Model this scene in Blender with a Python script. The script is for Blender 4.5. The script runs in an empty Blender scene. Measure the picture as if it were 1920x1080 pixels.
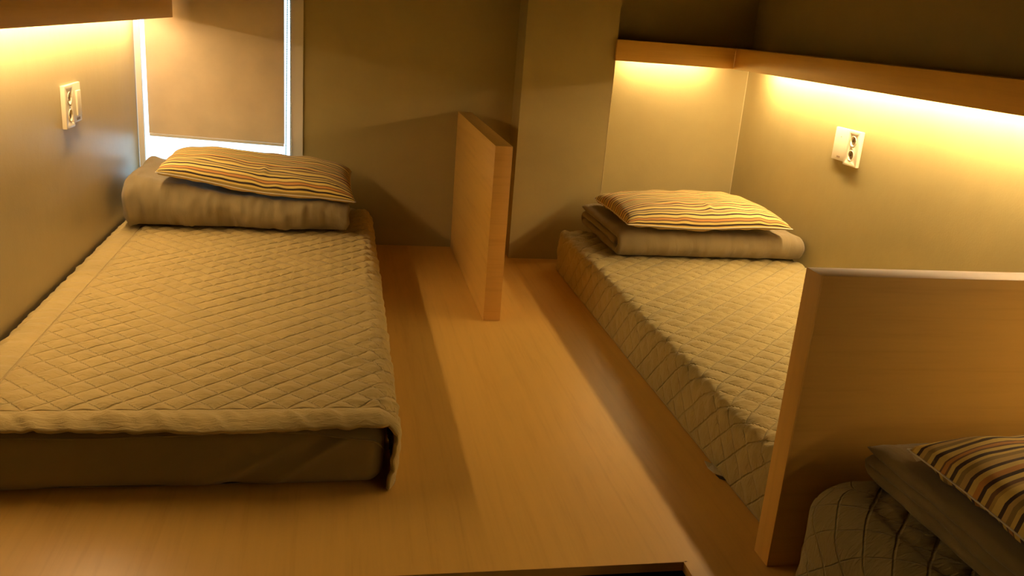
import bpy, bmesh, math, random
import numpy as np
from mathutils import Vector, Matrix, noise
random.seed(4)
S = bpy.context.scene
COL = S.collection
PI = math.pi

# ------------------------------------------------------------------ materials
def new_mat(name):
    m = bpy.data.materials.new(name); m.use_nodes = True
    nt = m.node_tree; b = nt.nodes['Principled BSDF']
    return m, nt, b
def N(nt, typ, **kw):
    n = nt.nodes.new(typ)
    for k, v in kw.items():
        if hasattr(n, k): setattr(n, k, v)
    return n
def setin(n, **kw):
    for k, v in kw.items():
        n.inputs[k.replace('_', ' ')].default_value = v
def ramp(nt, stops, interp='LINEAR'):
    r = nt.nodes.new('ShaderNodeValToRGB'); cr = r.color_ramp; cr.interpolation = interp
    while len(cr.elements) < len(stops): cr.elements.new(0.5)
    for e, (p, c) in zip(cr.elements, stops):
        e.position = p; e.color = (*c, 1)
    return r

def mat_plain(name, col, rough=.5, spec=.5, metal=0, trans=0):
    m, nt, b = new_mat(name)
    b.inputs['Base Color'].default_value = (*col, 1)
    b.inputs['Roughness'].default_value = rough
    b.inputs['Specular IOR Level'].default_value = spec
    b.inputs['Metallic'].default_value = metal
    b.inputs['Transmission Weight'].default_value = trans
    # a trace of surface variation
    tc = N(nt, 'ShaderNodeTexCoord'); nz = N(nt, 'ShaderNodeTexNoise'); setin(nz, Scale=60.0, Detail=3.0)
    nt.links.new(tc.outputs['Object'], nz.inputs['Vector'])
    mr = N(nt, 'ShaderNodeMapRange'); setin(mr, To_Min=max(0, rough-.04), To_Max=rough+.04)
    nt.links.new(nz.outputs['Fac'], mr.inputs['Value']); nt.links.new(mr.outputs['Result'], b.inputs['Roughness'])
    return m

def mat_wood(name, axis, c1, c2, rough=.42, scale=1.0):
    """fine straight maple veneer grain running along axis"""
    m, nt, b = new_mat(name)
    tc = N(nt, 'ShaderNodeTexCoord'); mp = N(nt, 'ShaderNodeMapping')
    sc = [26.0*scale]*3; sc['xyz'.index(axis)] = .7*scale
    mp.inputs['Scale'].default_value = sc
    nt.links.new(tc.outputs['Object'], mp.inputs['Vector'])
    n1 = N(nt, 'ShaderNodeTexNoise'); setin(n1, Scale=1.6, Detail=6.0, Roughness=.62, Distortion=.6)
    nt.links.new(mp.outputs['Vector'], n1.inputs['Vector'])
    mp2 = N(nt, 'ShaderNodeMapping'); sc2 = [150.0*scale]*3; sc2['xyz'.index(axis)] = 9.0*scale
    mp2.inputs['Scale'].default_value = sc2
    nt.links.new(tc.outputs['Object'], mp2.inputs['Vector'])
    n2 = N(nt, 'ShaderNodeTexNoise'); setin(n2, Scale=1.0, Detail=2.0)
    nt.links.new(mp2.outputs['Vector'], n2.inputs['Vector'])
    # broad cathedral figure
    mp3 = N(nt, 'ShaderNodeMapping'); sc3 = [5.0*scale]*3; sc3['xyz'.index(axis)] = .8*scale
    mp3.inputs['Scale'].default_value = sc3
    nt.links.new(tc.outputs['Object'], mp3.inputs['Vector'])
    n3 = N(nt, 'ShaderNodeTexNoise'); setin(n3, Scale=1.0, Detail=2.0, Distortion=1.2)
    nt.links.new(mp3.outputs['Vector'], n3.inputs['Vector'])
    mm = N(nt, 'ShaderNodeMath', operation='MULTIPLY'); mm.inputs[1].default_value = 9.0
    nt.links.new(n3.outputs['Fac'], mm.inputs[0])
    fr = N(nt, 'ShaderNodeMath', operation='PINGPONG'); fr.inputs[1].default_value = 1.0
    nt.links.new(mm.outputs[0], fr.inputs[0])
    a = N(nt, 'ShaderNodeMath', operation='MULTIPLY_ADD'); a.inputs[1].default_value = .15
    nt.links.new(fr.outputs[0], a.inputs[0]); nt.links.new(n1.outputs['Fac'], a.inputs[2])
    a2 = N(nt, 'ShaderNodeMath', operation='MULTIPLY_ADD'); a2.inputs[1].default_value = .35
    nt.links.new(n2.outputs['Fac'], a2.inputs[0]); nt.links.new(a.outputs[0], a2.inputs[2])
    r = ramp(nt, [(.45, c2), (.72, c1), (1.0, tuple(min(1, x*1.05) for x in c1))])
    nt.links.new(a2.outputs[0], r.inputs['Fac']); nt.links.new(r.outputs['Color'], b.inputs['Base Color'])
    b.inputs['Roughness'].default_value = rough
    bp = N(nt, 'ShaderNodeBump'); setin(bp, Strength=.08, Distance=.001)
    nt.links.new(n2.outputs['Fac'], bp.inputs['Height']); nt.links.new(bp.outputs['Normal'], b.inputs['Normal'])
    return m

def mat_wall(name, col, rough=.45, spec=.4):
    """painted wallpaper: faint mottling and a fine woven relief"""
    m, nt, b = new_mat(name)
    tc = N(nt, 'ShaderNodeTexCoord')
    n1 = N(nt, 'ShaderNodeTexNoise'); setin(n1, Scale=3.0, Detail=5.0, Roughness=.6)
    nt.links.new(tc.outputs['Object'], n1.inputs['Vector'])
    r = ramp(nt, [(.3, tuple(x*.93 for x in col)), (.7, tuple(min(1, x*1.05) for x in col))])
    nt.links.new(n1.outputs['Fac'], r.inputs['Fac']); nt.links.new(r.outputs['Color'], b.inputs['Base Color'])
    n2 = N(nt, 'ShaderNodeTexNoise'); setin(n2, Scale=160.0, Detail=3.0)
    nt.links.new(tc.outputs['Object'], n2.inputs['Vector'])
    n3 = N(nt, 'ShaderNodeTexNoise'); setin(n3, Scale=14.0, Detail=2.0)
    nt.links.new(tc.outputs['Object'], n3.inputs['Vector'])
    ad = N(nt, 'ShaderNodeMath', operation='MULTIPLY_ADD'); ad.inputs[1].default_value = 4.0
    nt.links.new(n3.outputs['Fac'], ad.inputs[0]); nt.links.new(n2.outputs['Fac'], ad.inputs[2])
    bp = N(nt, 'ShaderNodeBump'); setin(bp, Strength=.25, Distance=.0012)
    nt.links.new(ad.outputs[0], bp.inputs['Height']); nt.links.new(bp.outputs['Normal'], b.inputs['Normal'])
    b.inputs['Roughness'].default_value = rough; b.inputs['Specular IOR Level'].default_value = spec
    return m

def mat_fabric(name, col, rough=.85, sheen=.15, wr=.5, wscale=(30, 30, 30), wdist=.004):
    m, nt, b = new_mat(name)
    tc = N(nt, 'ShaderNodeTexCoord')
    n1 = N(nt, 'ShaderNodeTexNoise'); setin(n1, Scale=9.0, Detail=4.0)
    nt.links.new(tc.outputs['Object'], n1.inputs['Vector'])
    r = ramp(nt, [(.3, tuple(x*.92 for x in col)), (.7, tuple(min(1, x*1.05) for x in col))])
    nt.links.new(n1.outputs['Fac'], r.inputs['Fac']); nt.links.new(r.outputs['Color'], b.inputs['Base Color'])
    mp = N(nt, 'ShaderNodeMapping'); mp.inputs['Scale'].default_value = wscale
    nt.links.new(tc.outputs['Object'], mp.inputs['Vector'])
    n2 = N(nt, 'ShaderNodeTexNoise'); setin(n2, Scale=1.0, Detail=4.0, Roughness=.55, Distortion=.8)
    nt.links.new(mp.outputs['Vector'], n2.inputs['Vector'])
    n3 = N(nt, 'ShaderNodeTexNoise'); setin(n3, Scale=900.0, Detail=1.0)
    nt.links.new(tc.outputs['Object'], n3.inputs['Vector'])
    ad = N(nt, 'ShaderNodeMath', operation='MULTIPLY_ADD'); ad.inputs[1].default_value = .05
    nt.links.new(n3.outputs['Fac'], ad.inputs[0]); nt.links.new(n2.outputs['Fac'], ad.inputs[2])
    bp = N(nt, 'ShaderNodeBump'); setin(bp, Strength=wr, Distance=wdist)
    nt.links.new(ad.outputs[0], bp.inputs['Height']); nt.links.new(bp.outputs['Normal'], b.inputs['Normal'])
    b.inputs['Roughness'].default_value = rough; b.inputs['Specular IOR Level'].default_value = .2
    b.inputs['Sheen Weight'].default_value = sheen
    return m

def mat_pad(name, col, P, ou, ov, border=None, strong=-1):
    """quilted cotton: diagonal stitch lines pulled into the cloth, puckers beside them"""
    m = mat_fabric(name, col, wr=.0)
    nt = m.node_tree; b = nt.nodes['Principled BSDF']
    uv = N(nt, 'ShaderNodeUVMap'); uv.uv_map = 'UVMap'
    def mth(op, a, c=None, d=None):
        n = N(nt, 'ShaderNodeMath', operation=op)
        for i, v in enumerate((a, c, d)):
            if v is None: continue
            if isinstance(v, (int, float)): n.inputs[i].default_value = v
            else: nt.links.new(v, n.inputs[i])
        return n.outputs[0]
    wn = N(nt, 'ShaderNodeTexNoise'); setin(wn, Scale=14.0, Detail=2.0); nt.links.new(uv.outputs['UV'], wn.inputs['Vector'])
    sp = N(nt, 'ShaderNodeSeparateXYZ'); nt.links.new(uv.outputs['UV'], sp.inputs[0])
    U, V = sp.outputs['X'], sp.outputs['Y']
    wob = mth('MULTIPLY', mth('SUBTRACT', wn.outputs['Fac'], .5), .010)
    def line(sgn):
        a = mth('ADD', mth('DIVIDE', mth('ADD', mth('ADD', mth('MULTIPLY', V, sgn), U), wob), P), -(ou+sgn*ov)/P+100.0)
        f = mth('ABSOLUTE', mth('SUBTRACT', mth('FRACT', mth('ADD', a, .5)), .5))
        return mth('MULTIPLY', f, P/1.414)
    d = mth('MINIMUM', line(strong), mth('ADD', line(-strong), .0016))
    if border:
        bu, bv = border
        eb = mth('MINIMUM', mth('SUBTRACT', U, bu), mth('SUBTRACT', V, bv))
        inside = mth('GREATER_THAN', eb, 0.0)
        d = mth('ADD', mth('MULTIPLY', d, inside), mth('MULTIPLY', mth('SUBTRACT', 1.0, inside), .010))
        d = mth('MINIMUM', d, mth('ABSOLUTE', eb))
    mr = N(nt, 'ShaderNodeMapRange', interpolation_type='SMOOTHERSTEP'); setin(mr, From_Min=0.0, From_Max=.0042)
    nt.links.new(d, mr.inputs['Value']); groove = mr.outputs['Result']
    mr2 = N(nt, 'ShaderNodeMapRange'); setin(mr2, From_Min=0.0, From_Max=.028, To_Min=1.0, To_Max=.25)
    nt.links.new(d, mr2.inputs['Value'])
    mp = N(nt, 'ShaderNodeMapping'); mp.inputs['Scale'].default_value = (30, 95, 1); nt.links.new(uv.outputs['UV'], mp.inputs['Vector'])
    n2 = N(nt, 'ShaderNodeTexNoise'); setin(n2, Scale=1.0, Detail=3.0, Distortion=1.2); nt.links.new(mp.outputs['Vector'], n2.inputs['Vector'])
    h = mth('ADD', mth('MULTIPLY', groove, .0030), mth('MULTIPLY', mth('MULTIPLY', n2.outputs['Fac'], mr2.outputs['Result']), .0045))
    bp = N(nt, 'ShaderNodeBump'); setin(bp, Strength=1.0, Distance=1.0); nt.links.new(h, bp.inputs['Height'])
    nt.links.new(bp.outputs['Normal'], b.inputs['Normal'])
    return m

def mat_stripes(name):
    """woven stripes running along the pillow, read from its UV layer (v in metres)"""
    m, nt, b = new_mat(name)
    uv = N(nt, 'ShaderNodeUVMap'); uv.uv_map = 'UVMap'
    sp = N(nt, 'ShaderNodeSeparateXYZ'); nt.links.new(uv.outputs['UV'], sp.inputs[0])
    per = .195
    d = N(nt, 'ShaderNodeMath', operation='DIVIDE'); d.inputs[1].default_value = per
    nt.links.new(sp.outputs['Y'], d.inputs[0])
    f = N(nt, 'ShaderNodeMath', operation='FRACT'); nt.links.new(d.outputs[0], f.inputs[0])
    cream = (.88, .69, .19); tan = (.68, .49, .16); maroon = (.050, .024, .012); olive = (.36, .26, .075)
    orange = (.68, .33, .075); gold = (.62, .42, .11); brown = (.20, .10, .04)
    seq = [(9, cream), (5.4, maroon), (6, cream), (7, olive), (7, tan), (5.2, maroon), (10, cream), (5, gold), (6, brown), (7, cream),
           (5.2, maroon), (8, orange), (8, cream), (5.4, maroon), (8, tan), (6, olive), (5, cream), (5.2, maroon), (6, cream), (3, brown), (6, orange), (3, brown)]
    tot = sum(w for w, c in seq); p = 0; st = []
    for w, c in seq: st.append((p/tot, c)); p += w
    r = ramp(nt, st, 'CONSTANT')
    nt.links.new(f.outputs[0], r.inputs['Fac'])
    tc = N(nt, 'ShaderNodeTexCoord')
    n1 = N(nt, 'ShaderNodeTexNoise'); setin(n1, Scale=500.0, Detail=2.0)
    nt.links.new(uv.outputs['UV'], n1.inputs['Vector'])
    mx = N(nt, 'ShaderNodeMixRGB', blend_type='MULTIPLY'); mx.inputs[0].default_value = .15
    nt.links.new(r.outputs['Color'], mx.inputs[1]); nt.links.new(n1.outputs['Fac'], mx.inputs[2])
    nt.links.new(mx.outputs[0], b.inputs['Base Color'])
    mp = N(nt, 'ShaderNodeMapping'); mp.inputs['Scale'].default_value = (34, 9, 1)
    nt.links.new(uv.outputs['UV'], mp.inputs['Vector'])
    n2 = N(nt, 'ShaderNodeTexNoise'); setin(n2, Scale=1.0, Detail=4.0)
    nt.links.new(mp.outputs['Vector'], n2.inputs['Vector'])
    ad = N(nt, 'ShaderNodeMath', operation='MULTIPLY_ADD'); ad.inputs[1].default_value = .1
    nt.links.new(n1.outputs['Fac'], ad.inputs[0]); nt.links.new(n2.outputs['Fac'], ad.inputs[2])
    bp = N(nt, 'ShaderNodeBump'); setin(bp, Strength=.35, Distance=.004)
    nt.links.new(ad.outputs[0], bp.inputs['Height']); nt.links.new(bp.outputs['Normal'], b.inputs['Normal'])
    b.inputs['Roughness'].default_value = .75; b.inputs['Sheen Weight'].default_value = .1
    return m

def mat_emit(name, col, strength):
    m = bpy.data.materials.new(name); m.use_nodes = True; nt = m.node_tree
    for n in list(nt.nodes): nt.nodes.remove(n)
    o = nt.nodes.new('ShaderNodeOutputMaterial'); e = nt.nodes.new('ShaderNodeEmission')
    e.inputs[0].default_value = (*col, 1); e.inputs[1].default_value = strength
    nt.links.new(e.outputs[0], o.inputs[0]); return m

WC1, WC2 = (.72, .44, .10), (.645, .375, .08)
M = dict(
    wood_x=mat_wood('maple_x', 'x', WC1, WC2), wood_y=mat_wood('maple_y', 'y', WC1, WC2, rough=.36),
    wood_z=mat_wood('maple_z', 'z', WC1, WC2),
    edge=mat_wood('maple_edge', 'x', (.68, .40, .10), (.60, .335, .08), scale=1.6),
    wall=mat_wall('olive_grey_wall', (.395, .328, .137)),
    wall_left=mat_wall('pearl_grey_wall', (.46, .375, .19), rough=.40, spec=.45),
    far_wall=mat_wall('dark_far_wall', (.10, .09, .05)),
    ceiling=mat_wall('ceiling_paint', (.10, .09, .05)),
    dark=mat_plain('dark_void', (.012, .012, .016), .6),
    trim=mat_plain('white_window_frame', (.78, .74, .66), .35),
    blind=mat_fabric('blind_fabric', (.68, .56, .38), rough=.8, sheen=0, wr=.15, wscale=(300, 300, 300), wdist=.0006),
    rail=mat_plain('blind_rail', (.75, .70, .58), .4),
    bead_dark=mat_plain('darkened_bead', (.16, .22, .24), .25),  # inner run darkened in colour so it shows against the bright window
    bead=mat_plain('blind_bead', (.62, .68, .70), .25),
    plastic=mat_plain('outlet_plastic', (.82, .74, .52), .3),
    socket=mat_plain('socket_recess', (.30, .22, .12), .4),
    hole=mat_plain('pin_hole', (.01, .01, .01), .6),
    sheet=mat_fabric('fitted_sheet', (.28, .22, .085), wr=.35, wscale=(7, 7, 7), wdist=.006),
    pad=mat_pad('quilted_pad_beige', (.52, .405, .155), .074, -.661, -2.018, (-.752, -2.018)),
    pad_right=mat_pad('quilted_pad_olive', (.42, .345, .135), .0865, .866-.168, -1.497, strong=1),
    pad_near=mat_pad('quilted_pad_shaded', (.33, .275, .12), .082, .92, -2.53),  # darker than the other pads: shade of the dim corner put into its colour
    duvet=mat_fabric('duvet_cotton', (.255, .203, .100), wr=.5, wscale=(20, 7, 7), wdist=.009, sheen=.25),
    stripe=mat_stripes('striped_pillowcase'),
    tag=mat_plain('white_care_tag', (.80, .76, .62), .6),
    tag_ink=mat_plain('tag_black', (.03, .02, .02), .6),
    light_shield=mat_plain('white_shield', (.75, .72, .66), .5),
    caulk=mat_plain('pale_corner_caulk', (.62, .54, .30), .5),
    metal=mat_plain('screw_metal', (.5, .5, .5), .3, metal=1),
)
LED = (1.0, .70, .38)
M['led'] = mat_emit('warm_led', LED, 275)
M['led_near'] = mat_emit('warm_led_near', LED, 125)
M['led_left'] = mat_emit('warm_led_left', LED, 155)
M['led_soft'] = mat_emit('warm_led_alcove', LED, 175)

# ------------------------------------------------------------------ helpers
def tag(o, label=None, cat=None, group=None, kind=None):
    if label: o['label'] = label
    if cat: o['category'] = cat
    if group: o['group'] = group
    if kind: o['kind'] = kind
    return o
def empty(name, loc=(0, 0, 0)):
    o = bpy.data.objects.new(name, None); COL.objects.link(o); o.location = loc; o.empty_display_size = .05
    return o
def link(name, me, mat, parent=None, loc=None):
    o = bpy.data.objects.new(name, me); COL.objects.link(o)
    if mat is not None: me.materials.append(mat)
    if parent is not None:
        o.parent = parent
        o.matrix_parent_inverse = Matrix.Translation(-Vector(parent.location)) if loc is None else Matrix()
    if loc is not None: o.location = loc
    return o
def bm_box(bm, x0, x1, y0, y1, z0, z1):
    r = bmesh.ops.create_cube(bm, size=1)
    for v in r['verts']:
        v.co = Vector(((x0+x1)/2+v.co.x*(x1-x0), (y0+y1)/2+v.co.y*(y1-y0), (z0+z1)/2+v.co.z*(z1-z0)))
    return r['verts']
def box(name, b, mat, parent=None, bevel=0, seg=2):
    bm = bmesh.new(); bm_box(bm, *b)
    if bevel: bmesh.ops.bevel(bm, geom=bm.edges[:], offset=bevel, segments=seg, profile=.6, affect='EDGES')
    me = bpy.data.meshes.new(name); bm.to_mesh(me); bm.free()
    if bevel:
        me.polygons.foreach_set('use_smooth', [True]*len(me.polygons)); me.set_sharp_from_angle(angle=math.radians(40))
    return link(name, me, mat, parent)
def boxes(name, bl, mat, parent=None, bevel=0):
    bm = bmesh.new()
    for b in bl: bm_box(bm, *b)
    if bevel: bmesh.ops.bevel(bm, geom=bm.edges[:], offset=bevel, segments=2, affect='EDGES')
    me = bpy.data.meshes.new(name); bm.to_mesh(me); bm.free()
    return link(name, me, mat, parent)
def struct(name, b, mat, **k):
    return tag(box(name, b, mat, **k), kind='structure')
def tube_mesh(name, pts, r, seg=8):
    bm = bmesh.new(); rings = []
    n = len(pts)
    for i, p in enumerate(pts):
        p = Vector(p); t = (Vector(pts[min(i+1, n-1)])-Vector(pts[max(i-1, 0)])).normalized()
        a = t.cross(Vector((0, 0, 1)));
        if a.length < 1e-3: a = t.cross(Vector((0, 1, 0)))
        a.normalize(); b = t.cross(a)
        rings.append([bm.verts.new(p+r*(math.cos(2*PI*k/seg)*a+math.sin(2*PI*k/seg)*b)) for k in range(seg)])
    for i in range(n-1):
        for k in range(seg):
            bm.faces.new((rings[i][k], rings[i][(k+1) % seg], rings[i+1][(k+1) % seg], rings[i+1][k]))
    bm.faces.new(rings[0][::-1]); bm.faces.new(rings[-1])
    bmesh.ops.recalc_face_normals(bm, faces=bm.faces[:])
    for f in bm.faces: f.smooth = True
    me = bpy.data.meshes.new(name); bm.to_mesh(me); bm.free(); return me

# ------------------------------------------------------------------ room shell
XL, XR = -.849, 1.763
ZT = 1.62            # ceiling above the sleeping platform
YF = -6.4
ZF = -1.25
WX0, WX1, WZ0, WZ1 = -.862, -.246, .22, 1.38     # window opening
# back wall, pierced by the window
boxes_back = [(XL-.15, WX0, 0, .14, ZF, ZT), (WX1, XR+.15, 0, .14, ZF, ZT), (WX0, WX1, 0, .14, ZF, WZ0), (WX0, WX1, 0, .14, WZ1, ZT)]
tag(boxes('wall_back', boxes_back, M['wall']), kind='structure')
struct('wall_left', (XL-.15, XL, YF, 0, ZF, ZT), M['wall_left'])
struct('wall_right', (XR, XR+.15, YF, 0, ZF, ZT), M['wall'])
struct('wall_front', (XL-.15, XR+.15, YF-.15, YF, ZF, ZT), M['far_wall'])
struct('wall_pillar', (.690, 1.080, -.165, 0, 0, ZT), M['wall'])
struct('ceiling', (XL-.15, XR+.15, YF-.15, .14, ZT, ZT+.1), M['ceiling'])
struct('floor_lower', (XL-.15, XR+.15, YF-.15, .14, ZF-.1, ZF), M['dark'])
tag(box('trim_3', (1.0795, 1.0815, -.1662, -.1642, 0, .869), M['caulk']), kind='structure')
tag(box('trim_4', (XR-.002, XR, -.002, 0, .17, .869), M['caulk']), kind='structure')
# platform: L-shaped raised wooden deck, open ladder well in front
PY = -2.375
bm = bmesh.new()
out = [(XL, 0), (XL, PY), (.645, PY), (.645, -4.7), (XR, -4.7), (XR, 0)]
top = [bm.verts.new((x, y, 0)) for x, y in out]; bot = [bm.verts.new((x, y, -.02)) for x, y in out]
bm.faces.new(top); bm.faces.new(bot[::-1])
for i in range(6): bm.faces.new((top[i], bot[i], bot[(i+1) % 6], top[(i+1) % 6]))
bmesh.ops.recalc_face_normals(bm, faces=bm.faces[:])
me = bpy.data.meshes.new('floor'); bm.to_mesh(me); bm.free()
tag(link('floor', me, M['wood_y']), kind='structure')
tag(box('trim_1', (XL, .650, PY-.003, PY, -.02, 0), M['edge']), kind='structure')
tag(box('trim_2', (.642, .645, -4.7, PY-.003, -.02, 0), M['edge']), kind='structure')

# ------------------------------------------------------------------ window
w = empty('window_1', ((WX0+WX1)/2, .07, WZ0)); tag(w, kind='structure')
# trim and jambs
boxes('window_frame', [
    (XL+.0025, -.825, -.008, .010, WZ0-.045, WZ1+.045),      # left trim
    (WX0, WX0+.003, .010, .13, WZ0, WZ1),
    (WX1, -.197, -.010, -.0005, WZ0-.045, WZ1+.045),         # right flat trim
    (WX1, WX1+.004, -.0005, .13, WZ0, WZ1),
    (XL+.0025, WX1, -.010, -.0005, WZ0-.045, WZ0), (WX0, WX1, -.0005, .13, WZ0, WZ0+.004),   # sill
    (XL+.0025, WX1, -.010, -.0005, WZ1, WZ1+.045)], M['trim'], w, bevel=.0012)
boxes('window_sash', [
    (WX0, WX0+.004, .085, .115, WZ0, WZ1), (WX1-.009, WX1, .085, .115, WZ0, WZ1),
    (WX0+.004, WX1-.009, .085, .115, WZ0, WZ0+.02), (WX0+.004, WX1-.009, .085, .115, WZ1-.02, WZ1)], M['trim'], w, bevel=.001)
gm, nt, b = new_mat('window_glass'); b.inputs['Transmission Weight'].default_value = 1; b.inputs['Roughness'].default_value = .0
b.inputs['IOR'].default_value = 1.05; b.inputs['Base Color'].default_value = (.92, .97, 1, 1)
box('window_pane', (WX0+.004, WX1-.009, .098, .102, WZ0+.016, WZ1-.016), gm, w)

# roller blind
rb = empty('roller_blind', (-.545, .03, 1.34))
tag(rb, 'beige roller blind pulled most of the way down over the window', 'blind')
def quadslab(name, pts, y0, y1, mat, parent):
    bm = bmesh.new()
    a = [bm.verts.new((x, y0, z)) for x, z in pts]; c = [bm.verts.new((x, y1, z)) for x, z in pts]
    bm.faces.new(a); bm.faces.new(c[::-1]); n = len(pts)
    for i in range(n): bm.faces.new((a[i], c[i], c[(i+1) % n], a[(i+1) % n]))
    bmesh.ops.recalc_face_normals(bm, faces=bm.faces[:])
    me = bpy.data.meshes.new(name); bm.to_mesh(me); bm.free(); return link(name, me, mat, parent)
quadslab('blind_fabric', [(-.813, .441), (-.275, .423), (-.275, 1.32), (-.813, 1.32)], .029, .0305, M['blind'], rb)
quadslab('bottom_rail', [(-.811, .430), (-.277, .412), (-.277, .4225), (-.811, .4405)], .025, .036, M['rail'], rb)
link('roller_tube', tube_mesh('roller_tube', [(-.815, .03, 1.335), (-.27, .03, 1.335)], .02, 20), M['rail'], rb)
def bead_chain(name, x0, x1, y, z0, z1, mat):
    bm = bmesh.new(); n = int((z1-z0)/.0068)
    for i in range(n):
        t = i/(n-1)
        bmesh.ops.create_icosphere(bm, subdivisions=1, radius=.0029, matrix=Matrix.Translation((x0+(x1-x0)*t, y, z0+(z1-z0)*t)))
    for f in bm.faces: f.smooth = True
    me = bpy.data.meshes.new(name); bm.to_mesh(me); bm.free()
    o = link(name, me, mat, rb)
    link('cord', tube_mesh('cord', [(x0, y, z0), (x1, y, z1)], .0006, 6), mat, o)
    return o
bead_chain('bead_chain', -.270, -.258, .020, .24, 1.32, M['bead_dark'])
bead_chain('bead_chain', -.2425, -.251, -.015, .24, 1.32, M['bead'])

# ------------------------------------------------------------------ valances and light strips
def valance(name, label, x_front, x_wall, y0, y1, zb, zt):
    e = empty(name, ((x_front+x_wall)/2, (y0+y1)/2, zb)); tag(e, label, 'shelf', 'light cove shelves')
    s = 1 if x_wall > x_front else -1
    a, b_ = sorted((x_front, x_front+s*.018))
    box('fascia_board', (a, b_, y0, y1, zb, zt), M['wood_y'], e, bevel=.0008)
    a, b_ = sorted((x_front+s*.018, x_wall))
    box('shelf_board', (a, b_, y0, y1, zt-.018, zt-.0005), M['wood_y'], e)
    return e
VR, VL = 1.603, -.697
VLT = .992
valance('light_valance', 'long maple shelf with deep fascia hiding the light along the right wall', VR, XR, -4.6, -.183, .870, .955)
valance('light_valance', 'long maple shelf with deep fascia hiding the light along the left wall', VL, XL, -4.6, -.012, .905, VLT)
e = empty('light_valance', (1.34, -.09, .87)); tag(e, 'short maple shelf with lit underside across the alcove, right of the pillar', 'shelf', 'light cove shelves')
box('fascia_board', (1.075, VR-.0005, -.183, -.1655, .870, .955), M['wood_x'], e, bevel=.0008)
box('shelf_board', (1.081, XR-.001, -.165, -.001, .937, .9545), M['wood_x'], e)
def strip(label, b, mat, back):
    """LED profile: added shield blocks light on the room side, glowing diffuser facing the wall and down"""
    e = empty('light_strip', ((b[0]+b[1])/2, (b[2]+b[3])/2, b[4])); tag(e, label, 'light', 'hidden light strips')
    box('diffuser', b, mat, e); box('light_shield', back, M['light_shield'], e); box('shield_lid', (b[0], b[1], b[2], b[3], b[5]+.0001, b[5]+.0015), M['light_shield'], e)  # unseen shield and lid added to push the glow onto the wall
    return e
def strip_y(label, x, s_, y0, y1, z, mat):
    a, c = sorted((x, x+s_*.011)); p, q = sorted((x-s_*.0025, x-s_*.0001))
    return strip(label, (a, c, y0, y1, z, z+.012), mat, (p, q, y0, y1, z, z+.014))
strip_y('warm glowing light strip behind the right wall shelf, above the far right bunk', 1.686, 1, -2.28, -.24, .8815, M['led'])
strip_y('warm glowing light strip behind the right wall shelf, above the nearest bunk', 1.686, 1, -4.45, -2.47, .8815, M['led_near'])
strip_y('warm glowing light strip behind the left wall shelf, above the left bunk', -.776, -1, -2.08, -.05, .9150, M['led_left'])
strip('short warm glowing light strip under the alcove shelf', (1.16, 1.56, -.075, -.067, .8815, .8935), M['led_soft'], (1.16, 1.56, -.0775, -.0751, .8815, .8955))

# ------------------------------------------------------------------ partitions
p = empty('partition_board', (.482, -.49, 0)); tag(p, 'low free-standing maple divider board between the two mattresses, seen end-on', 'partition', 'maple bunk dividers')
box('panel', (.4527, .5110, -.976, -.001, .0005, .6045), M['wood_y'], p, bevel=.0008)
box('edge_strip', (.4527, .5110, -.9805, -.976, .0005, .6045), M['edge'], p, bevel=.0006)
p = empty('partition_board', (1.28, -2.378, 0)); tag(p, 'broad maple divider board at the foot of the right mattress, nearest the viewer', 'partition', 'maple bunk dividers')
box('panel', (.8095, XR-.001, -2.406, -2.3505, .0005, .6065), M['wood_x'], p, bevel=.0008)
box('edge_strip', (.8065, .8095, -2.406, -2.3505, .0005, .6065), M['wood_z'], p, bevel=.0006)

# ------------------------------------------------------------------ wall outlets
def apply_bool(o, cutters):
    """subtract the cutter meshes for good and remove them"""
    tmp = []
    for me in cutters:
        c = bpy.data.objects.new('tmp', me); COL.objects.link(c); tmp.append(c)
        md = o.modifiers.new('b', 'BOOLEAN'); md.object = c; md.operation = 'DIFFERENCE'; md.solver = 'EXACT'
    bpy.context.view_layer.update()
    me = bpy.data.meshes.new_from_object(o.evaluated_get(bpy.context.evaluated_depsgraph_get()))
    o.modifiers.clear(); o.data = me
    for c in tmp: bpy.data.objects.remove(c)
def cyl_mesh(r, depth, mtx, seg=28):
    bm = bmesh.new(); bmesh.ops.create_cone(bm, cap_ends=True, segments=seg, radius1=r, radius2=r, depth=depth, matrix=mtx)
    for f in bm.faces: f.smooth = len(f.verts) == 4
    me = bpy.data.meshes.new('cyl'); bm.to_mesh(me); bm.free(); return me
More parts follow.
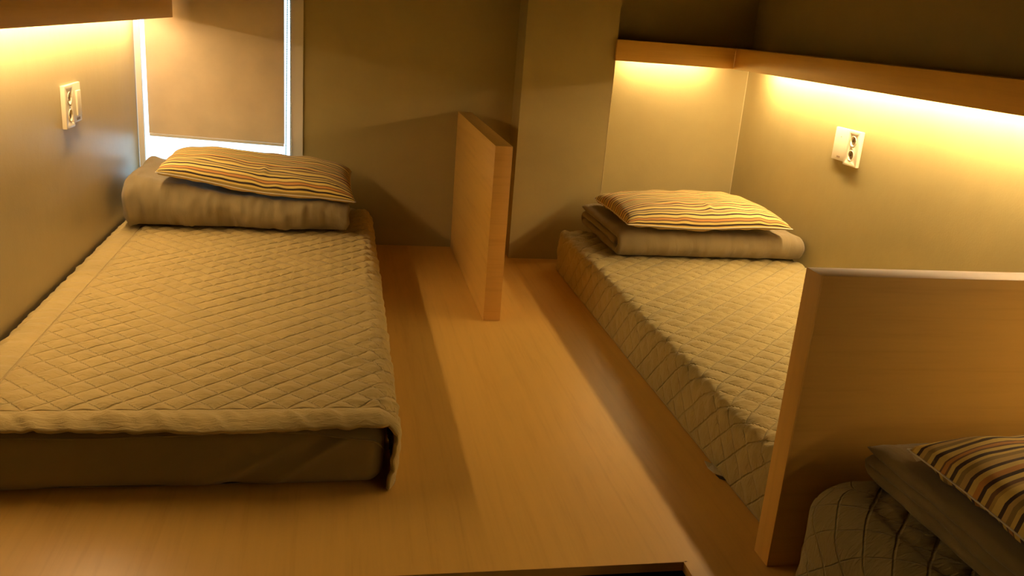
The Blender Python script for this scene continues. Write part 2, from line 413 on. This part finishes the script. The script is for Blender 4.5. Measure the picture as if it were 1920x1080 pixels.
def outlet(x, s, y_sock, y_blank, zc, label, blank):
    """two round sockets in one tall module, a second module beside it; s = direction into the room"""
    e = empty('wall_outlet', (x, (y_sock+y_blank)/2, zc)); tag(e, label, 'outlet', 'twin wall outlets')
    def bx(n, y0, y1, z0, z1, d0, d1, mat, bev=0):
        a, b_ = sorted((x+s*d0, x+s*d1))
        return box(n, (a, b_, y0, y1, z0, z1), mat, e, bevel=bev)
    hw = .0425
    sp = bx('socket_plate', y_sock-hw, y_sock+hw, zc-.064, zc+.062, .0003, .014, M['plastic'], .003)
    cut = [cyl_mesh(.0165, .02, Matrix.Translation((x+s*.016, y_sock, zc+dz)) @ Matrix.Rotation(PI/2, 4, 'Y')) for dz in (.024, -.026)]
    apply_bool(sp, cut)
    for dz in (.024, -.026):
        c = link('socket', cyl_mesh(.0155, .002, Matrix.Translation((x+s*.0072, y_sock, zc+dz)) @ Matrix.Rotation(PI/2, 4, 'Y')), M['socket'], e)
        bm = bmesh.new()
        for dy in (-.0085, .0085):
            bmesh.ops.create_cone(bm, cap_ends=True, segments=12, radius1=.0026, radius2=.0026, depth=.0008, matrix=Matrix.Translation((x+s*.0084, y_sock+dy, zc+dz)) @ Matrix.Rotation(PI/2, 4, 'Y'))
        me = bpy.data.meshes.new('pin_hole'); bm.to_mesh(me); bm.free(); link('pin_hole', me, M['hole'], c)
        # raised lip
        pts = [(x+s*.0142, y_sock+.0178*math.cos(a), zc+dz+.0178*math.sin(a)) for a in [k*2*PI/32 for k in range(33)]]
        link('socket_ring', tube_mesh('socket_ring', pts, .0014, 6), M['plastic'], e)
    bp = bx('cover_plate', y_blank-hw, y_blank+hw, zc-.056, zc+.062, .0003, .011, M['plastic'], .003)
    if blank:
        bx('slot', y_blank-.014, y_blank+.006, zc-.046, zc-.040, .0111, .0118, M['socket'])
        bx('screw_cover', y_blank-.003, y_blank+.001, zc+.028, zc+.031, .0111, .0118, M['socket'])
    else:
        bx('rocker_switch', y_blank-.018, y_blank+.022, zc-.036, zc+.040, .0112, .0175, M['plastic'], .0025)
        bx('switch_marker', y_blank-.016, y_blank+.020, zc-.050, zc-.042, .0111, .0116, M['socket'])
outlet(XL, 1, -.936, -.850, .651, 'cream twin socket and rocker switch plate on the left wall', False)
outlet(XR, -1, -.943, -.857, .655, 'cream twin socket plate with blank cover on the right wall', True)

# ------------------------------------------------------------------ soft furnishings
def sm(a, b, x):
    t = max(0., min(1., (x-a)/(b-a))); return t*t*(3-2*t)
def nz(x, y, z=0.): return noise.noise(Vector((x, y, z)))

def rounded_box(name, b, r, mat, parent, step=.007, rv=None, disp=None, skip=(), uvf=None, flat=False):
    """dense rounded box; disp(p_box, face, normal) -> offset vector; skip = faces left out"""
    x0, x1, y0, y1, z0, z1 = b
    bm = bmesh.new(); uvl = bm.loops.layers.uv.new('UVMap') if uvf else None
    rv = rv or r
    faces = {'top': (0, 1, 2, z1), 'bot': (0, 1, 2, z0), 'x0': (1, 2, 0, x0), 'x1': (1, 2, 0, x1), 'y0': (0, 2, 1, y0), 'y1': (0, 2, 1, y1)}
    lo = (x0, y0, z0); hi = (x1, y1, z1)
    for f, (a, c, k, val) in faces.items():
        if f in skip: continue
        na = max(2, int(round((hi[a]-lo[a])/step))); nc = max(2, int(round((hi[c]-lo[c])/step)))
        vs = []
        for i in range(na+1):
            row = []
            for j in range(nc+1):
                p = [0, 0, 0]; p[a] = lo[a]+(hi[a]-lo[a])*i/na; p[c] = lo[c]+(hi[c]-lo[c])*j/nc; p[k] = val
                # vertical corners with the larger radius rv, then horizontal edges with r
                P = Vector(p)
                q = Vector((min(max(P.x, x0+rv), x1-rv), min(max(P.y, y0+rv), y1-rv), 0))
                h = Vector((P.x, P.y, 0))-q
                # square-to-round in plan
                if abs(h.x) > 1e-9 and abs(h.y) > 1e-9:
                    m = max(abs(h.x), abs(h.y)); L = h.length; h = h*(m/L)
                nrm_h = h.normalized() if h.length > 1e-9 else Vector((0, 0, 0))
                plan = q+h
                zc = min(max(P.z, z0 if flat else z0+r), z1-r); dz = P.z-zc
                if f in ('top', 'bot'):
                    # distance inwards from the outline
                    ex = min(P.x-x0, x1-P.x, P.y-y0, y1-P.y)
                    dirv = nrm_h
                    if ex < r and h.length > 1e-9:
                        t = (r-ex)/r          # 0..1 across the edge
                        ang = t*PI/4
                        off = r*math.sin(ang)-r*t
                        pos = plan+dirv*off; z = zc+math.copysign(r*math.cos(ang), dz)
                        nrm = dirv*math.sin(ang)+Vector((0, 0, math.copysign(math.cos(ang), dz)))
                    else: pos = plan; z = P.z; nrm = Vector((0, 0, 1 if f == 'top' else -1))
                else:
                    if h.length < 1e-9: nrm_h = Vector((0, 0, 0)); nrm_h['xyz'.index(f[0])] = -1 if f[1] == '0' else 1
                    t = abs(dz)/r; ang = PI/2-(t*PI/4) if t > 0 else PI/2
                    off = r*math.sin(ang)-r
                    pos = plan+nrm_h*off; z = zc+math.copysign(r*math.cos(ang), dz) if t > 0 else P.z
                    nrm = nrm_h*math.sin(ang)+Vector((0, 0, math.copysign(math.cos(ang), dz) if t > 0 else 0))
                v = Vector((pos.x, pos.y, z))
                if disp: v += disp(P, f, nrm, v)
                row.append((bm.verts.new(v), uvf(P, f) if uvf else None))
            vs.append(row)
        for i in range(na):
            for j in range(nc):
                cs = (vs[i][j], vs[i+1][j], vs[i+1][j+1], vs[i][j+1])
                fc = bm.faces.new([c_[0] for c_ in cs])
                if uvf:
                    for lo_, c_ in zip(fc.loops, cs): lo_[uvl].uv = c_[1]
    bmesh.ops.remove_doubles(bm, verts=bm.verts[:], dist=.0012)
    bmesh.ops.recalc_face_normals(bm, faces=bm.faces[:])
    for f in bm.faces: f.smooth = True
    me = bpy.data.meshes.new(name); bm.to_mesh(me); bm.free()
    return link(name, me, mat, parent)

def unfold(P, f, b):
    """continuous sheet coordinates over top and sides"""
    x0, x1, y0, y1, z0, z1 = b
    u, v = P.x, P.y
    if f == 'x0': u = x0-(z1-P.z)
    elif f == 'x1': u = x1+(z1-P.z)
    elif f == 'y0': v = y0-(z1-P.z)
    elif f == 'y1': v = y1+(z1-P.z)
    return u, v
def quilt(u, v, P, H, ou=0., ov=0.):
    wob = .004*nz(u*5, v*5, 3.)
    a = (u+v-ou-ov+wob)/P; c = (u-v-ou+ov+wob)/P
    da = abs(a-round(a))*P/1.414; dc = abs(c-round(c))*P/1.414
    d = min(da, dc); dm = P/2.83
    t = min(1, d/dm)
    h = H*(1-(1-t)**2.2)
    h += (.0026*nz(u*30, v*80, 1.)+.0018*nz(u*80, v*60, 7.))*min(1, t*2.5)
    return h

# ---- left bunk: bare-ended mattress under an open-fronted quilted pad
LM = (-.826, .066, -2.065, -.055, .001, .150)
def sheet_disp(P, f, n, v):
    o = .004*nz(v.x*4, v.y*4, v.z*9)*n
    if f == 'y0':
        x, z = v.x, v.z; d = 0
        for (xa, za, xb, zb, w, amp) in ((.02, .15, -.20, .0, .010, .011), (-.02, .15, -.30, -.01, .012, -.007), (-.10, .11, -.36, .0, .013, .008),
                                         (-.60, .10, -.76, .0, .02, .006), (.045, .12, .03, .02, .006, .003), (-.04, .09, -.08, .04, .007, .002)):
            dx, dz = xb-xa, zb-za; L = math.hypot(dx, dz)
            t = ((x-xa)*dx+(z-za)*dz)/L/L; s = ((x-xa)*dz-(z-za)*dx)/L
            d += amp*math.exp(-(s/w)**2)*sm(-.1, .25, t)*(1-sm(.8, 1.1, t))
        o += (Vector((0, -d, 0))+Vector((0, -.004*nz(x*3, z*22, 5.), 0)))*sm(0, .03, LM[5]-P.z)*sm(0, .03, LM[1]-P.x)*sm(0, .03, P.x-LM[0])
    return o
lm = rounded_box('mattress', LM, .042, M['sheet'], None, step=.0075, rv=.04, disp=sheet_disp)
tag(lm, 'thick left mattress in a plain dark olive fitted sheet', 'mattress')
pts = []
for i in range(70):
    t = i/69
    if t < .78: x = -.775+(.795)*(t/.78); y = -2.069; z = .138-.004*math.sin(x*9)
    else:
        a = (t-.78)/.22*PI/2; x = .02+.044*math.sin(a); y = -2.021-.048*math.cos(a); z = .138-.055*(1-math.cos(a))
    pts.append((x, y-.0025, z-.03*sm(-.2, .05, x)**2*.6))
link('piping', tube_mesh('piping', pts, .0023, 6), M['sheet'], lm)

LP = (-.8465, .090, -2.088, -.030, .004, .170)
LP_r = .048
def pad_disp_left(P, f, n, v):
    u, w = unfold(P, f, LP)
    h = 0
    bf = w-(-2.018); bl = u-(-.752)
    if bf > 0 and bl > 0:
        h = quilt(u, w, .074, .0085, -.661, -2.018)*min(1, .15+bf/.02)*min(1, .15+bl/.02)
        if f == 'x1' : h += sm(0, .035, LP[5]-P.z)*.0025*nz(u*20, w*90, 2.)
        e = sm(-.08, .06, u)
        h += e*(.0045*nz(u*14, w*100, 9.)+.003*nz(u*30, w*60, 5.))
    else:
        d = min(abs(bf), abs(bl)) if (bf > 0 or bl > 0) else max(-bf, -bl)
        if bf <= 0: d = -bf
        if bl <= 0: d = min(d, -bl) if bf <= 0 else -bl
        k = u*26+w*16 if bf <= 0 else u*7; k2 = w*9 if bf <= 0 else w*30
        h = .006*min(1, d/.018)+(.010*nz(k, k2, 4.)+.005*nz(k*2.1, k2*2.1, 6.))*min(1, d/.012)*(0.4 if u > .03 else (.5 if bf > 0 else 1))
        h = max(h, .0005)
    o = h*n
    # the open front edge sags, billows and puckers
    fr = 1-sm(0, .09, w-LP[2])
    d = max(0., LP[5]-P.z); s1 = sm(0, .035, d)
    if f in ('top', 'x1'):
        o += Vector((0, -fr*(.016*math.exp(-((u+.27)/.22)**2)+.003*nz(u*22, 0, 1.)+.002*nz(u*60, 0, 2.)), 0))
        o += Vector((0, 0, -fr*.004-fr*.003*nz(u*12, 3.)))*(1-s1)
        if f == 'x1':
            o += s1*Vector((fr*(.003*math.sin(d*40)+.004*nz(d*45, 0, 3.)), fr*(.010*nz(d*60, 1.)+.006*nz(d*140, 4.))+fr*.004*sm(.06, .16, d), 0))
            o += Vector((-.013*sm(.11, .165, d)*fr, 0, 0))
    if f == 'x1': o += s1*Vector((.002+.004*nz(w*3, 1.), 0, 0))
    return o
lp = rounded_box('mattress_pad', LP, LP_r, M['pad'], None, step=.0062, rv=.034, flat=True, uvf=lambda P, f: unfold(P, f, LP), disp=pad_disp_left, skip=('bot', 'y0', 'x0'))
tag(lp, 'olive beige quilted pad lying on the left mattress, draped over its right side', 'mattress pad')
md = lp.modifiers.new('thick', 'SOLIDIFY'); md.thickness = .0085; md.offset = -1

# ---- right bunk
RM = (.885, 1.748, -2.325, -.330, .001, .148)
rm = rounded_box('mattress', RM, .025, M['sheet'], None, step=.03, rv=.06)
tag(rm, 'right mattress hidden under its fitted quilted pad, by the right wall', 'mattress')
RP = (.866, 1.760, -2.342, -.311, .0008, .168)
def pad_disp_right(P, f, n, v):
    u, w = unfold(P, f, RP)
    hh = .0085-.0025*sm(0, .035, RP[5]-P.z)
    h = quilt(u, w, .0865, hh, .866-.168, -1.497)
    e = 1-sm(.0, .10, abs(u-.866))
    h += e*(.0045*nz(u*16, w*95, 9.)+.003*nz(u*30, w*60, 5.))
    d = P.z-RP[4]
    if f != 'top': h *= sm(0, .02, d)
    return h*n+Vector((.003*nz(w*4, 2.), 0, 0))
rp = rounded_box('mattress_pad', RP, .03, M['pad_right'], None, step=.0068, rv=.038, flat=True, uvf=lambda P, f: unfold(P, f, RP), disp=pad_disp_right, skip=('bot',))
tag(rp, 'olive grey quilted pad fitted over the far right mattress, white tag at its hem', 'mattress pad')
md = rp.modifiers.new('thick', 'SOLIDIFY'); md.thickness = .006; md.offset = -1
pp = [(.8665, -2.30+i*.05, .0055+.0008*math.sin(i)) for i in range(39)]
link('piping', tube_mesh('piping', pp, .0022, 6), M['pad_right'], rp)
# care tag lying on the floor at the hem
def small_tag(name, pts, parent, mat, th=.0012):
    bm = bmesh.new(); a = [bm.verts.new(p) for p in pts]; c = [bm.verts.new((p[0], p[1], p[2]+th)) for p in pts]
    bm.faces.new(a[::-1]); bm.faces.new(c); n = len(pts)
    for i in range(n): bm.faces.new((a[i], a[(i+1) % n], c[(i+1) % n], c[i]))
    bmesh.ops.recalc_face_normals(bm, faces=bm.faces[:])
    me = bpy.data.meshes.new(name); bm.to_mesh(me); bm.free(); return link(name, me, mat, parent)
t = small_tag('care_tag', [(.866, -2.062, .002), (.866, -2.002, .002), (.842, -2.000, .011), (.839, -2.03, .008), (.843, -2.058, .010)], rp, M['tag'])
t['label'] = 'small white care tag'
small_tag('tag_end', [(.866, -2.080, .002), (.866, -2.063, .002), (.845, -2.061, .008), (.848, -2.078, .007)], rp, M['tag_ink'])

# ---- nearest bunk, lower right
NM = (.846, 1.752, -4.35, -2.436, .001, .158)
nm = rounded_box('mattress', (NM[0]+.02, 1.745, NM[2]+.02, NM[3]-.03, .001, .195), .05, M['sheet'], None, step=.03, rv=.07)
tag(nm, 'nearest mattress at the lower right, hidden under its quilted pad', 'mattress')
NP = (.824, 1.757, -4.37, -2.430, .001, .224)
def pad_disp_near(P, f, n, v):
    u, w = unfold(P, f, NP)
    bl = u-NP[0]-.012; bb = NP[3]-.012-w
    # border seam follows the rounded corner
    rc = .09; du = NP[0]+.075+rc-u; dw = w-(NP[3]-.075-rc)
    if du > 0 and dw > 0: dd = rc-math.hypot(du, dw)
    else: dd = min(u-NP[0]-.075, NP[3]-.075-w)
    if f == 'top' and dd > 0: h = quilt(u, w, .082, .0065, .92, -2.53)*min(1, .1+dd/.018)
    else: h = .0055*min(1, abs(dd)/.02)+.002*nz(u*14, w*14, 4.)
    if f == 'x0' or f == 'y1': h += sm(0, .04, NP[5]-P.z)*(.004*nz(u*8, w*8, P.z*20)+.004*sm(.002, .01, abs(P.z-.09)))
    return h*n
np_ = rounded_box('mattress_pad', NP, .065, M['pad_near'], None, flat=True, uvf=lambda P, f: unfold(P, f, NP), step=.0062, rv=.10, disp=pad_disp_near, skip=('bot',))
tag(np_, 'quilted pad, coloured dark for shade, with rounded corner at the lower right, in front of the divider board', 'mattress pad')
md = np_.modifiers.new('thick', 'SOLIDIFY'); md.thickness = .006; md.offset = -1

# ---- folded duvets: a three-layer fold with the outer layer rolled round the front
def fold_path(yf, yb, t, n_arc=10):
    """spine in (y, h); front at yf (smaller y), back at yb"""
    P = []
    yl, yr = yf+1.5*t+.0, yb-1.0*t
    L = yr-yl
    for i in range(9): P.append((yl+.005+L*i/8, 1.5*t))             # inner layer, front to back
    for i in range(1, n_arc): a = PI/2-PI*i/n_arc; P.append((yr+.5*t*math.cos(a), t+.5*t*math.sin(a)))
    for i in range(11): P.append((yr-(L+.0)*i/10, .5*t))
    for i in range(1, n_arc+4): a = -PI/2-PI*i/(n_arc+4); P.append((yl+1.0*t*math.cos(a), 1.5*t+1.0*t*math.sin(a)))
    for i in range(13): P.append((yl+(yb-.3*t-yl)*i/12, 2.5*t))
    return P
def duvet(name, label, x0, x1, yf, yb, t, zbase, tilt, mat, seed, parent=None, wr=.004, slump=0., endskew=0., backrise=0.):
    path = fold_path(yf, yb, t)
    # resample
    P = [Vector((a, b_)) for a, b_ in path]
    ds = [0]
    for i in range(1, len(P)): ds.append(ds[-1]+(P[i]-P[i-1]).length)
    n = int(ds[-1]/.010); Q = []
    j = 0
    for i in range(n+1):
        s = ds[-1]*i/n
        while j < len(P)-2 and ds[j+1] < s: j += 1
        k = (s-ds[j])/max(1e-9, ds[j+1]-ds[j]); Q.append(P[j].lerp(P[j+1], k))
    bm = bmesh.new(); nx = int((x1-x0)/.010); rings = []
    er = t*.55
    for i in range(-6, nx+7):
        if i < 0: ang = (-i)/6*PI/2; x = x0+er-er*math.sin(ang); k = math.cos(ang)
        elif i > nx: ang = (i-nx)/6*PI/2; x = x1-er+er*math.sin(ang); k = math.cos(ang)
        else: x = x0+er+(x1-x0-2*er)*i/nx; k = 1
        k = max(k, .04)
        ring = []
        m = len(Q)
        up, dn = [], []
        for q in range(m):
            tg = (Q[min(q+1, m-1)]-Q[max(q-1, 0)]).normalized(); nr = Vector((-tg.y, tg.x))
            taper = min(1, math.sqrt(max(0.02, min(q, m-1-q)/3.))) if (q < 3 or q > m-4) else 1
            hw = .5*t*k*taper*.985
            up.append((Q[q]+nr*hw, nr, q)); dn.append((Q[q]-nr*hw, -nr, q))
        loop = up+dn[::-1]
        for (pt, nr, q) in loop:
            y, h = pt
            fx = (x-x0)/(x1-x0)
            frontness = 1-sm(yf+.0, yf+.12, y)
            a = wr*(.9*nz(x*22+3*h, h*7+y*5, seed)+.6*nz(x*48, h*16+y*9, seed+3))*(0.35+.9*frontness)+.8*wr*nz(x*6, y*6+h*6, seed+8)
            a *= k
            if h < .25*t: a = min(a, 0)*.2
            y2 = y+nr.x*a; h2 = h+nr.y*a
            H = 3*t
            h3 = h2*(1+tilt*(0.5-fx)) - slump*(h2/H)*math.sin(PI*fx)*(1-.6*frontness)
            h3 *= (1+backrise*sm(yf+.1, yb, y))
            h3 *= 1-.06*(h2/H)*(1-sm(0, .05, fx))-.08*(h2/H)*sm(.93, 1., fx)
            y3 = y2+endskew*(1-fx)*(h2/H)
            ring.append(bm.verts.new((x+.006*nz(y*12, h*20, seed+5)*(1 if (i < 3 or i > nx-3) else .0), y3, zbase+max(0.0, h3))))
        rings.append(ring)
    c = len(rings[0])
    for i in range(len(rings)-1):
        for q in range(c):
            bm.faces.new((rings[i][q], rings[i+1][q], rings[i+1][(q+1) % c], rings[i][(q+1) % c]))
    m = c//2
    for ring in (rings[0], rings[-1]):      # close the ends along the folded seam
        for q in range(m-1):
            bm.faces.new((ring[q], ring[q+1], ring[c-2-q], ring[c-1-q]))
    bmesh.ops.recalc_face_normals(bm, faces=bm.faces[:])
    for f in bm.faces: f.smooth = True
    me = bpy.data.meshes.new(name); bm.to_mesh(me); bm.free()
    return tag(link(name, me, mat, parent), label, 'duvet', 'folded duvets')
duvet('folded_duvet', 'plump folded taupe duvet on the left mattress below the window', -.800, -.005, -.560, -.085, .0500, .1850, .48, M['duvet'], 11., wr=.015, backrise=.06, slump=.035)
duvet('folded_duvet', 'flat folded olive duvet on the right mattress in the alcove', .985, 1.750, -.765, -.215, .0325, .1790, .0, M['duvet'], 23., wr=.0055)
duvet('folded_duvet', 'dark folded duvet at the lower right on the nearest mattress', .935, 1.740, -2.95, -2.450, .0240, .2350, -.05, M['duvet'], 37., wr=.0075)

# ---- striped pillows
def pillow(name, label, L, W, H, loc, rot, zf, seed, v0=0.0, sag=None):
    nu, nv = 92, 70
    bm = bmesh.new(); uvl = bm.loops.layers.uv.new('UVMap')
    def pos(i, j, side):
        u = -1+2*i/nu; v = -1+2*j/nv
        cu = u*L/2*(1-.035*(1-v*v)**1.0*abs(u)**3); cv = v*W/2*(1-.05*(1-u*u)*abs(v)**3)
        shp = (max(0, 1-abs(u)**3.0)*max(0, 1-abs(v)**2.6))**.40
        h = H*.62*shp if side > 0 else -H*.12*shp**.4
        edge = (1-shp)
        wr = .006*edge*nz(u*9 if abs(v) > abs(u) else v*9, seed+side, abs(u)+abs(v))*min(1, shp*4)
        wr += .005*nz(u*5, v*4, seed+side*2)*min(1, shp*3)
        wr += .008*math.exp(-((u-.05)/.035)**2)*math.exp(-((v+.62)/.16)**2)*(1 if side > 0 else 0)
        z = h+wr*side
        return Vector((cu, cv, z+zf(cu, cv)))
    top = [[bm.verts.new(pos(i, j, 1)) for j in range(nv+1)] for i in range(nu+1)]
    bot = [[top[i][j] if i in (0, nu) or j in (0, nv) else bm.verts.new(pos(i, j, -1)) for j in range(nv+1)] for i in range(nu+1)]
    arc = {}
    for side in (1, -1):
        col = [pos(nu//2, j, side) for j in range(nv+1)]; a = [0.]
        for j in range(nv): a.append(a[-1]+(col[j+1]-col[j]).length)
        arc[side] = a
    for grid, side in ((top, 1), (bot, -1)):
        for i in range(nu):
            for j in range(nv):
                vs = [grid[i][j], grid[i+1][j], grid[i+1][j+1], grid[i][j+1]]
                ij = [(i, j), (i+1, j), (i+1, j+1), (i, j+1)]
                if side < 0: vs.reverse(); ij.reverse()
                f = bm.faces.new(vs); f.smooth = True
                for lp_, (a, b_) in zip(f.loops, ij):
                    lp_[uvl].uv = (a/nu*L, (arc[1][b_] if side > 0 else -arc[-1][b_])+v0+5)
    me = bpy.data.meshes.new(name); bm.to_mesh(me); bm.free()
    o = bpy.data.objects.new(name, me); COL.objects.link(o); me.materials.append(M['stripe'])
    o.location = loc; o.rotation_euler = rot
    tag(o, label, 'pillow', 'striped pillows')
    # seam cord all round
    pts = []
    ring = [(i, 0) for i in range(nu)]+[(nu, j) for j in range(nv)]+[(i, nv) for i in range(nu, 0, -1)]+[(0, j) for j in range(nv, -1, -1)]
    for i, j in ring: pts.append(pos(i, j, 1))
    s = link('seam', tube_mesh('seam', [tuple(p) for p in pts], .0017, 6), M['tag'], None); s.parent = o
    return o, pos
def zl(x, y):
    # left side rides high on the duvet, the middle of the front sags
    f = sm(-.215, .19, y)
    return (1-f)*(-.122*x-.006-.018*math.exp(-(x/.19)**2))+f*(-.06*x+.008-.010*math.exp(-((x-.02)/.16)**2))
pillow('striped_pillow', 'striped pillow tilted on the plump folded duvet by the window', .70, .43, .125, (-.337, -.325, .353), (0, 0, math.radians(1.5)), zl, 3., .02)
def zr(x, y):
    return .006*math.sin(x*8)-.01*math.exp(-(x/.15)**2)*(1-sm(-.25, 0, y))
pillow('striped_pillow', 'brightly lit yellow striped pillow on the flat folded duvet in the alcove', .655, .50, .118, (1.335, -.545, .312), (math.radians(-1), 0, math.radians(-1.5)), zr, 7., .03)
def zn(x, y): return .01*math.sin(x*6)
o, pos = pillow('striped_pillow', 'shadowed striped pillow with a corner tag, cut off at the lower right', .68, .45, .125, (1.285, -2.775, .338), (0, 0, math.radians(-2)), zn, 12., .065)
t = small_tag('care_tag', [(-.325, .185, -.006), (-.318, .215, -.006), (-.338, .219, -.013), (-.345, .188, -.013)], o, M['tag']); t.matrix_parent_inverse = Matrix()
t['label'] = 'small white care tag'

# ------------------------------------------------------------------ daylight outside the window
W = bpy.data.worlds.new('sky'); S.world = W; W.use_nodes = True
bg = W.node_tree.nodes['Background']; bg.inputs[0].default_value = (.62, .87, 1.0, 1); bg.inputs[1].default_value = 2.8

# ------------------------------------------------------------------ camera
cam = bpy.data.cameras.new('camera'); co = bpy.data.objects.new('camera', cam); COL.objects.link(co); S.camera = co
cam.sensor_width = 36; cam.lens = 1616.26/1920*36; cam.clip_start = .05
R = ((0.9801109690094965, 0.1976632500303277, -0.017655820986682717), (-0.1829145138062411, 0.9343084807123496, 0.3059574210703302), (0.07697252150145567, -0.2966427185292588, 0.9518814676614304))
m = Matrix.Identity(4)
for i in range(3):
    m[i][0] = R[i][0]; m[i][1] = R[i][2]; m[i][2] = -R[i][1]
m[0][3], m[1][3], m[2][3] = -.04054863, -3.7493862, 1.0
co.matrix_world = m

S.view_settings.view_transform = 'Standard'; S.view_settings.look = 'None'
S.view_settings.gamma = 1; S.view_settings.use_curve_mapping = False
S.view_settings.exposure = -0.16
